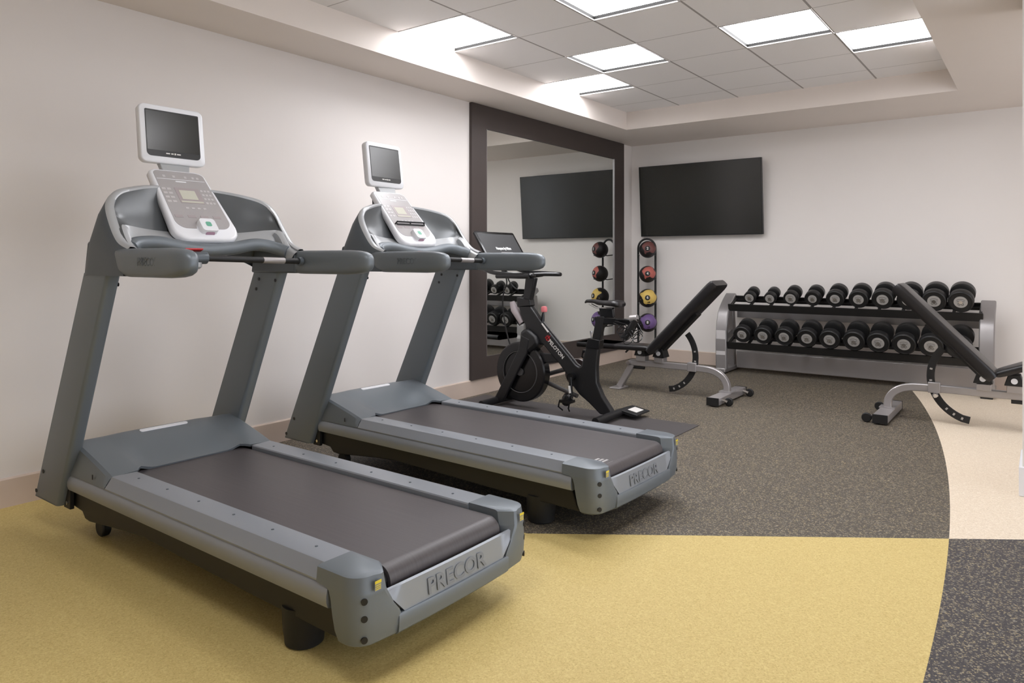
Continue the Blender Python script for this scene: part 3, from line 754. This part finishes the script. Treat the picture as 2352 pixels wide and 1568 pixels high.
# flywheel
fw = MB().lathe([(.03, -.032), (.17, -.032), (.175, -.044), (.232, -.044), (.243, -.034), (.243, .034), (.232, .044), (.17, .044), (.165, .03), (.03, .03)], Bp(-3.435, .296, .0), (0, 1, 0), 56).build('flywheel', M['bikegloss'], bk, ang=30)
MB().tube([Bp(-3.435 + .168 * math.cos(a), .296 + .168 * math.sin(a), -.044) for a in [2 * PI * k / 48 for k in range(48)]], .004, 6, closed=True).build('flywheel_ring', M['ledge'], fw)
MB().disc(Bp(-3.435, .296, -.050), (0, 1, 0), .03, .1, 20).build('axle', M['ledge'], fw)
# belt guard on the far side
MB().lathe([(.02, -.012), (.112, -.012), (.118, 0), (.112, .012), (.02, .012)], Bp(-2.955, .315, .075), (0, 1, 0), 32).build('chainring_cover', M['guard'], bk)
for a_, b_ in (((-3.30, .262), (-2.99, .362)), ((-3.33, .235), (-2.96, .135))):
    MB().tube([Bp(a_[0], a_[1], .075), Bp(b_[0], b_[1], .075)], .018, 12).build('belt_guard_rail', M['ledge'], bk)
# crank and pedals
MB().disc(Bp(-2.935, .305, -.075), (0, 1, 0), .03, .15, 20).build('crank_hub', M['bikegloss'], bk)
cr = MB(); cr.tube([Bp(-2.935, .305, -.07), Bp(-2.925, .14, -.072)], .014, 10); cr = cr.build('crank_arm', M['bikegloss'], bk)
MB().tube([Bp(-2.935, .24, -.086), Bp(-2.928, .185, -.087)], .009, 8).build('crank_label', M['whitelabel'], cr)
def pedal(x, z, dy):
    p_ = MB(); p_.box(Bp(x, z, dy), (.095, .08, .022)); p_.tube([Bp(x - .05, z, dy - .03), Bp(x - .06, z - .045, dy - .03), Bp(x - .04, z - .075, dy)], .006, 6)
    p_.tube([Bp(x + .04, z, dy - .03), Bp(x + .03, z - .05, dy - .03), Bp(x + .02, z - .075, dy)], .006, 6)
    p_.lathe([(.01, -.06), (.028, -.05), (.04, 0), (.03, .03)], Bp(x, z + .02, dy), (.3, 0, 1), 16)
    return p_.build('pedal', M['bikegloss'], bk, ang=40)
pedal(-2.93, .13, -.125)
cr = MB(); cr.tube([Bp(-2.935, .305, .09), Bp(-2.90, .45, .095)], .014, 10); cr.build('crank_arm', M['bikegloss'], bk)
pedal(-2.885, .485, .15)
MB().tube([Bp(-2.87, .555, .12), Bp(-2.855, .575, .12), Bp(-2.86, .65, .12)], [.014, .009, .012], 10).build('adjust_lever', M['chrome'], bk)
# stabilizers and foot pads
for x, nm in ((-3.655, 'front'), (-2.60, 'rear')):
    s_ = MB(); s_.tube([Bp(x, .04, -.27), Bp(x, .045, 0), Bp(x, .04, .27)], .03, 12); s_.build('stabilizer', M['bike'], bk)
    for s in (-1, 1):
        MB().lathe([(.03, 0), (.03, .012), (.012, .016), (.012, .03)], Bp(x, .005, s * .24), (0, 0, 1), 16).build('leveling_foot', M['rubber'], bk)
bpoly([(-2.585, .045), (-2.50, .028), (-2.45, .036), (-2.45, .046), (-2.55, .062), (-2.60, .07)], .11, 'rear_pad', M['rubber'], .004, dy=.20)
mb = MB(); mb.box(Bp(-2.515, .0605, .20), (.075, .12, .003), Matrix.Rotation(.18, 3, 'Y')); mb.build('white_sticker', M['whitelabel'], bk, smooth=False)
MB().box(Bp(-3.60, .095, -.036), (.014, .003, .055), Matrix.Rotation(.5, 3, 'Y')).build('white_sticker', M['panel2'], bk, smooth=False)
# seat post, seat slide, saddle
bpoly([(-2.782, .56), (-2.712, .56), (-2.665, .78), (-2.735, .78)], .022, 'seat_post', M['bike'], .006)
bpoly([(-2.80, .612), (-2.697, .602), (-2.705, .53), (-2.822, .535)], .036, 'collar', M['bikegloss'], .006)
bpoly([(-2.755, .775), (-2.44, .770), (-2.43, .735), (-2.56, .722), (-2.745, .722)], .02, 'seat_slide', M['bikegloss'], .006)
bpoly([(-2.715, .845), (-2.60, .845), (-2.59, .775), (-2.705, .775)], .018, 'saddle_clamp', M['bikegloss'], .006)
sd = MB(); secs = []
for x, hw, zt, th in ((-2.842, .012, .892, .018), (-2.825, .022, .905, .026), (-2.77, .026, .908, .03), (-2.70, .034, .902, .036), (-2.64, .055, .903, .042), (-2.58, .080, .908, .05), (-2.545, .082, .905, .052), (-2.528, .062, .896, .04)):
    secs.append([Bp(x, zt - th / 2 + (th / 2) * math.copysign(abs(math.sin(a)) ** .8, math.sin(a)), hw * math.copysign(abs(math.cos(a)) ** .8, math.cos(a))) for a in [2 * PI * k / 20 for k in range(20)]])
sd.loft(secs); sd.build('saddle', M['vinyl'], bk, ang=60)
MB().tube([Bp(-2.80, .87, -.02), Bp(-2.74, .845, -.02), Bp(-2.60, .845, -.02)], .004, 6).tube([Bp(-2.80, .87, .02), Bp(-2.74, .845, .02), Bp(-2.60, .845, .02)], .004, 6).build('saddle_rail', M['chrome'], bk)
# weight holder with bottle cages behind the saddle
wh = MB()
for s in (-1, 1):
    for k in range(3): wh.tube([Bp(-2.56 + k * .0, .765 - k * .012, s * (.03 + .02 * k)), Bp(-2.44, .765 - k * .03, s * (.05 + .02 * k)), Bp(-2.40, .70 - k * .02, s * (.05 + .02 * k))], .0045, 6)
    for k in range(4):
        cx_, cz_ = -2.49 + k * .018, .70 - k * .025
        wh.tube([Bp(cx_ + .035 * math.cos(a), cz_ + .03 * math.sin(a), s * .075 + .035 * math.sin(a)) for a in [2 * PI * j / 16 for j in range(16)]], .0035, 6, closed=True)
wh.build('weight_holder', M['bikegloss'], bk)
MB().tube([Bp(-2.47, .63, -.07), Bp(-2.385, .785, -.05)], .024, 12).tube([Bp(-2.50, .645, .07), Bp(-2.42, .79, .05)], .024, 12).build('hand_weight', M['bike'], bk)
MB().tube([Bp(-2.43, .778, -.055), Bp(-2.375, .785, -.05)], .026, 12).build('hand_weight_end', M['silver'], bk)
# resistance knob, cable, towel in the front
MB().tube([Bp(-3.245, .70), Bp(-3.236, .765), Bp(-3.232, .79)], [.02, .012, .006], 10).build('knob_stem', M['bikegloss'], bk)
MB().lathe([(.01, -.024), (.024, -.02), (.027, 0), (.022, .02), (.01, .024)], Bp(-3.226, .812), (0, 0, 1), 16).build('resistance_knob', mat('knob_rose', (214, 120, 124), .35), bk)
MB().tube(catmull([Bp(-3.66, 1.20), Bp(-3.60, 1.03), Bp(-3.635, .93), Bp(-3.64, .80), Bp(-3.60, .60), Bp(-3.54, .47), Bp(-3.43, .435)], 5), .006, 8).build('cable', M['rubber'], bk)
MB().tube(catmull([Bp(-3.62, 1.15), Bp(-3.58, 1.04), Bp(-3.53, .985), Bp(-3.48, .96)], 4), .006, 8).build('cable', M['rubber'], bk)
mb = MB(); mb.tube([Bp(-3.545, .86, .0), Bp(-3.52, .80, .0), Bp(-3.44, .69, .0)], [.022, .034, .026], 12); mb.build('water_bottle', mat('bottle_clear_grey', (176, 166, 168), .25), bk)
MB().tube([Bp(-3.40, .71, 0), Bp(-3.47, .675, 0), Bp(-3.50, .70, 0)], .008, 8).build('bottle_cage', M['bikegloss'], bk)

# ------------------------------------------------------------------ weight benches
def make_bench(label, loc, rz, seat_ang):
    B = thing('weight_bench', label, 'weight bench', loc, rz, 'adjustable weight benches')
    # local x = 0 at the foot bar, +x towards the seat end; y across
    def Q(x, z, y=0): return Vector((x, y, z))
    beam = catmull([Q(.0, .07), Q(.005, .14), Q(.05, .205), Q(.14, .245), Q(.30, .253), Q(.60, .253), Q(.92, .253)], 6)
    MB().tube(beam, .03, sq=(.026, .027)).build('beam', M['silver'], B, ang=40)
    fb = MB(); fb.b2(-.05, .05, -.335, .335, .012, .073); fb = fb.build('foot_bar', M['silver'], B, bevel=.006)
    for s in (-1, 1): MB().b2(-.051, .051, s * .341 - .006, s * .341 + .006, .010, .074).build('end_cap', M['rubber'], fb, smooth=False)
    MB().b2(-.055, .055, -.055, .055, .073, .082).build('foot_plate', M['silver'], B, smooth=False)
    for s in (-1, 1):
        wf = MB(); wf.tube([Q(-.05, .05, s * .26), Q(-.095, .036, s * .26)], .012, 8); wf.build('wheel_fork', M['chrome'], B)
        MB().lathe([(.008, -.014), (.03, -.014), (.035, -.009), (.035, .009), (.03, .014), (.008, .014)], Q(-.098, .035, s * .26 - .028), (0, 1, 0), 20).build('wheel', M['rubber'], B)
    # rear leg splaying to a plate
    for s in (-1, 1):
        pass
    MB().tube([Q(.90, .235), Q(1.035, .015)], .03, sq=(.026, .027)).build('rear_leg', M['silver'], B)
    MB().b2(.99, 1.10, -.09, .09, 0, .012).build('rear_plate', M['silver'], B, bevel=.003)
    MB().disc(Q(.925, .252, -.05), (0, 1, 0), .02, .10, 16).build('pivot_bolt', M['chrome'], B)
    MB().tube([Q(.78, .213), Q(.93, .213)], .018, 12).build('lock_tube', M['rubber'], B)
    MB().tube([Q(1.02, .33, -.10), Q(.96, .36, -.02)], .010, 8).build('lever', M['rubber'], B)
    # seat and back brackets
    for x, h in ((.62, .30), (.80, .33)):
        MB().b2(x - .045, x + .045, -.045, .045, .275, h + .02).build('bracket', M['silver'], B, bevel=.003)
    for x in (.615, .80):
        pv = MB(); pv.loft([[Q(a, b, yy) for a, b in ((x - .06, .325), (x + .06, .325), (x + .035, .405), (x - .035, .405))] for yy in (-.055, .055)])
        pv = pv.build('pivot_block', M['rubber'], B, bevel=.004)
        MB().disc(Q(x, .36, -.062), (0, 1, 0), .020, .124, 18).build('bolt_cap', M['white'], pv)
    # back pad: rises towards the foot bar end
    a = math.radians(46.0); d = Vector((-math.cos(a), 0, math.sin(a))); n = Vector((math.sin(a), 0, math.cos(a)))
    b0 = Vector((.665, 0, .358))
    def pad(b0, d, n, Ln, hw, th, name, hw2=None):
        hw2 = hw2 or hw
        secs = []
        for u, k in ((0, .72), (.015, .9), (.05, 1), (.3, 1), (.7, 1), (Ln - .05, 1), (Ln - .015, .9), (Ln, .70)):
            wv = hw + (hw2 - hw) * (u / Ln); r_ = .02; sec = []
            pts = rrect(2 * wv * (.92 + .08 * k), th * k, min(.024, th * k * .45), 4)
            for y, z in pts: sec.append(b0 + d * u + Vector((0, y, 0)) + n * (z + th / 2))
            secs.append(sec)
        m_ = MB(); m_.loft(secs); return m_.build(name, M['vinyl'], B, ang=50)
    pad(b0 - n * .02, d, n, .885, .15, .084, 'back_pad')
    MB().loft([[b0 + d * u + Vector((0, y, 0)) - n * w_ for y, w_ in ((-.05, .0), (.05, .0), (.05, .045), (-.05, .045))] for u in (.03, .55)]).build('back_pad_frame', M['rubber'], B)
    MB().loft([[b0 + d * u + Vector((0, y, 0)) - n * w_ for y, w_ in ((-.055, .002), (-.04, .002), (-.04, .02), (-.055, .012))] for u in (.28, .47)]).build('pad_rail', M['silver'], B) if False else None
    # seat pad
    sa = math.radians(seat_ang); ds = Vector((math.cos(sa), 0, math.sin(sa))); ns = Vector((-math.sin(sa), 0, math.cos(sa)))
    pad(Vector((.705, 0, .375)), ds, ns, .37, .10, .052, 'seat_pad', .14)
    # curved adjustment arc with square holes
    arc = []; K = 22
    C = Vector((.60, 0, .345)); Rr = .315
    for k in range(K + 1):
        th = math.radians(139 + (254 - 139) * k / K)
        arc.append(C + Vector((math.cos(th) * Rr, 0, math.sin(th) * Rr)))
    arc[-1] = arc[-1] + Vector((.02, 0, -.0))
    ar = MB().tube(arc, .02, sq=(.006, .026)).build('adjustment_arc', M['rubber'], B)
    for k in (6, 9, 17, 19, 21):
        c_ = arc[k]
        MB().box(c_, (.018, .0135, .013), Matrix.Rotation(-math.radians(139 + (254 - 139) * k / K), 3, 'Y')).build('arc_hole', M['disc'], ar, smooth=False)
    MB().lathe([(.008, 0), (.008, .03), (.017, .035), (.02, .045), (.014, .06)], Q(.315, .215, -.02), (.15, -1, -.1), 16).build('pull_pin', M['chrome'], B)
    MB().b2(.27, .35, -.034, .034, .222, .30).build('arc_sleeve', M['silver'], B, bevel=.004)
    return B
make_bench('silver weight bench with black pads, wholly on the dark floor left of the dumbbells', (-2.19, 6.08, 0), PI, 0)
make_bench('silver weight bench with black pads at the right edge, cut off by the photo', (-.965, 6.18, 0), 0, 22)

# ------------------------------------------------------------------ medicine ball rack
t = thing('ball_rack', 'black tubular medicine ball rack standing beside the mirror in the corner', 'ball rack', (-3.815, 7.875, 0), math.radians(15))
RW = .103; RA = math.radians(15)
def K3(x, y, z): return Vector((x, y, z))
def ry(z): return 0.0
path = [K3(-RW - .012, ry(0) - .02, .012)] + [K3(-RW, ry(z), z) for z in (.1, .5, 1.0, 1.30)]
cx_ = 0
for k in range(0, 13):
    a = PI - PI * k / 12
    zz = 1.345 + .112 * math.sin(a); path.append(K3(RW * math.cos(a), ry(zz), zz))
path += [K3(RW, ry(z), z) for z in (1.30, 1.0, .5, .1)] + [K3(RW + .012, ry(0) - .02, .012)]
MB().tube(path, .0125, 10).build('upright_frame', M['blackfr'], t)
MB().tube([K3(-.18, -.20, .014), K3(.18, -.20, .014)], .014, 10).tube([K3(-.11, -.20, .014), K3(-.11, .07, .014)], .012, 8).tube([K3(.11, -.20, .014), K3(.11, .07, .014)], .012, 8).build('foot', M['blackfr'], t)
BALLS = [(1.330, .100, (110, 68, 64), '2', 'maroon and black medicine ball marked 2, topmost on the black ball rack', 'ball_maroon'),
         (1.038, .099, (182, 98, 88), '4', 'coral red and black medicine ball marked 4 on the black ball rack', 'ball_red'),
         (.757, .109, (216, 184, 98), '6', 'yellow and black medicine ball marked 6 on the black ball rack', 'ball_yellow'),
         (.468, .110, (112, 86, 138), '8', 'purple and black medicine ball marked 8, lowest visible on the black ball rack', 'ball_purple')]
for z, r_, c, num, lab, mn in BALLS:
    for s in (-1, 1):
        MB().tube([K3(s * RW, ry(z - .06), z - .06), K3(s * .100 + .03, ry(z) - .10, z - .072), K3(s * .100 + .03, ry(z) - .13, z - .068)], .006, 8).build('ball_prong', M['blackfr'], t)
    bt = thing('medicine_ball', lab, 'medicine ball', (-3.815 + .033 * math.cos(RA) + .118 * math.sin(RA), 7.875 + .033 * math.sin(RA) - .118 * math.cos(RA), z), 0, 'medicine balls on the rack')
    MB().sphere((0, 0, 0), r_, 40, 24).build('shell', ball_mat(mn, c), bt)
    d = Vector((.42, -.90, .10)).normalized()
    MB().lathe([(.030, r_ * .93), (.030, r_ + .0005), (.026, r_ + .0022)], (0, 0, 0), d, 24).build('number_badge', M['rubber'], bt)
    ux = Vector((-d.y * 1, d.x, 0)).normalized() ; ux = Vector((0, 0, 1)).cross(d).normalized()
    text_mesh('number', num, .042, frame(d * (r_ + .0024), ux, d.cross(ux)), M['whitelabel'], bt, ext=.0006, bold=.001)

# ------------------------------------------------------------------ dumbbell rack
RX0, RX1 = -2.74, -.40
rk = thing('dumbbell_rack', 'silver two-tier dumbbell rack with black shelves against the back wall', 'dumbbell rack', (-1.57, 7.7, 0))
def K4(x, y, z): return Vector((x + 1.57, y - 7.7, z))
def side(xc, nm):
    path = [(7.50, .05), (7.495, .30), (7.51, .48), (7.545, .60), (7.60, .68), (7.70, .76), (7.79, .815)]
    pts = catmull([(0, a, b) for a, b in path], 5)
    secs = []
    for i, q in enumerate(pts):
        tt = pts[min(i + 1, len(pts) - 1)] - pts[max(i - 1, 0)]; tt.normalize(); n_ = Vector((0, -tt.z, tt.y))
        secs.append([K4(xc + a * .058, q.y + n_.y * b * .032, q.z + n_.z * b * .032) for a, b in ((-1, -.7), (-.85, -1), (.85, -1), (1, -.7), (1, .7), (.85, 1), (-.85, 1), (-1, .7))])
    MB().loft(secs).build('front_post', M['silver2'], rk, ang=40)
    MB().loft([[K4(xc + a * .035, y + b * .04, z) for a, b in ((-1, -1), (1, -1), (1, 1), (-1, 1))] for y, z in ((7.82, .03), (7.80, .45), (7.76, .74))]).build('rear_post', M['silver2'], rk, bevel=.006)
    mb = MB(); mb.b2(*(lambda c: (c.x - .05, c.x + .05))(K4(xc, 0, 0)), 7.46 - 7.7, 7.95 - 7.7, .012, .062); mb.build('foot', M['silver2'], rk, bevel=.012)
    MB().b2(K4(xc, 0, 0).x - .045, K4(xc, 0, 0).x + .045, 7.47 - 7.7, 7.56 - 7.7, 0, .013).build('foot_pad', M['rubber'], rk, smooth=False)
    MB().loft([[K4(xc + a * .02, y, z) for a, z in ((-1, -.03 + zz), (1, -.03 + zz), (1, .03 + zz), (-1, .03 + zz))] for y, zz in ((7.52, .36), (7.80, .43))]).build('brace', M['silver2'], rk)
side(RX0 - .02, 'l'); side(RX1, 'r')
pl_ = mb = MB(); mb.loft([[K4(RX0 + a * .05 - .02, 7.462 + dy, z) for a in (-1, 1)] + [K4(RX0 + a * .05 - .02, 7.466 + dy, z) for a in (1, -1)] for z, dy in ((.20, -.0), (.46, .006))])
pl_.build('front_plate', M['panel2'], rk, smooth=False)
MB().b2(K4(RX0 + .04, 0, 0).x, K4(RX1 - .03, 0, 0).x, .08, .12, .035, .215).build('lower_beam', M['silver'], rk, bevel=.004)
MB().b2(K4(RX0 + .04, 0, 0).x, K4(RX1 - .03, 0, 0).x, .10, .125, .58, .72).build('upper_beam', M['silver2'], rk, bevel=.004)
TILT = math.radians(20)
def shelf(zc, yc, nm):
    Rm = Matrix.Rotation(TILT, 3, 'X')
    m_ = MB()
    def add(x0, x1, y0, y1, z0, z1):
        c = Rm @ Vector((0, (y0 + y1) / 2, (z0 + z1) / 2))
        m_.box(K4((x0 + x1) / 2, yc + c.y, zc + c.z), (x1 - x0, y1 - y0, z1 - z0), Rm)
    add(RX0 + .03, RX1 - .03, -.125, -.110, -.068, .008); add(RX0 + .03, RX1 - .03, .110, .125, -.045, .008); add(RX0 + .03, RX1 - .03, -.11, -.07, -.045, -.02); add(RX0 + .03, RX1 - .03, .07, .11, -.045, -.02)
    for k in range(12): 
        xx = RX0 + .05 + k * (RX1 - RX0 - .1) / 11
        add(xx - .012, xx + .012, -.1, .1, -.028, -.01)
    return m_.build('shelf', M['blackfr'], rk, smooth=False)
s1 = shelf(.770, 7.660, 'u'); s2 = shelf(.372, 7.600, 'l')

# dumbbells
def make_dumbbell(r_, half, headL):
    D = bpy.data.objects.new('dumbbell', None); COL.objects.link(D)
    MB().tube([Vector((0, -half - .01, 0)), Vector((0, half + .01, 0))], .016, 12).build('handle', M['chrome'], D)
    for s in (-1, 1):
        hd = MB().lathe([(.022, half - headL), (r_ * .80, half - headL), (r_, half - headL + .008), (r_, half - .010), (r_ * .93, half), (r_ * .86, half + .001), (r_ * .84, half - .003)], (0, 0, 0), (0, s, 0), 36).build('head', M['rubbersoft'], D, ang=50)
        dd = min(.050, r_ * .72) if r_ < .075 else r_ * .53
        dc = MB().disc((0, s * (half - .004), 0), (0, s, 0), dd, .005, 28).build('end_disc', M['disc'], hd)
    dm = MB(); k = dd
    yy = -(half + .0015)
    for cx__ in (-.25, .25):
        dm.tube([Vector((k * (cx__ + .17 * math.cos(a)), yy, k * (-.38 + .2 * math.sin(a)))) for a in [2 * PI * j / 12 for j in range(12)]], .0016, 5, closed=True)
    dm.tube([Vector((k * .62 * math.cos(a), yy, k * (.22 + .28 * math.sin(a)))) for a in [math.radians(x) for x in range(20, 161, 20)]], .0018, 5)
    dm.tube([Vector((-k * .55, yy, k * .12)), Vector((k * .55, yy, k * .12))], .0018, 5)
    dm.build('marking', M['mark'], D)
    return D
ORD = ['first', 'second', 'third', 'fourth', 'fifth', 'sixth', 'seventh', 'eighth', 'ninth', 'tenth']
upper = [(-2.483, .0620), (-2.272, .0620), (-2.063, .0730), (-1.851, .0770), (-1.640, .0850), (-1.429, .0890), (-1.220, .0960), (-1.005, .0980), (-.799, .1000), (-.593, .1010)]
lower = [(-2.530, .0900), (-2.315, .0920), (-2.102, .0940), (-1.882, .0960), (-1.671, .0980), (-1.454, .1000), (-1.244, .1010), (-1.030, .1020), (-.814, .1030), (-.602, .1030)]
for row, (lst, yc, zc, nm) in enumerate(((upper, 7.660, .770, 'upper'), (lower, 7.600, .372, 'lower'))):
    for k, (x, r_) in enumerate(lst):
        half = (.095 + .004 * k) if row == 0 else (.122 + .003 * k)
        D = make_dumbbell(r_, half, (.062 + .002 * k) if row == 0 else .078)
        n_ = Vector((0, -math.sin(TILT), math.cos(TILT)))
        D.location = Vector((x, yc, zc)) + n_ * (r_ + .013) ; D.rotation_euler = (TILT, 0, 0)
        extra = {('upper', 0): ', small grey faced', ('upper', 1): ', small', ('upper', 7): ', mostly hidden behind the bench back', ('lower', 9): ', disc hidden behind the bench back'}.get((nm, k), '')
        tag(D, 'black rubber dumbbell%s, %s from left on %s rack shelf' % (extra, ORD[k], nm), 'dumbbell', 'dumbbells on the rack')
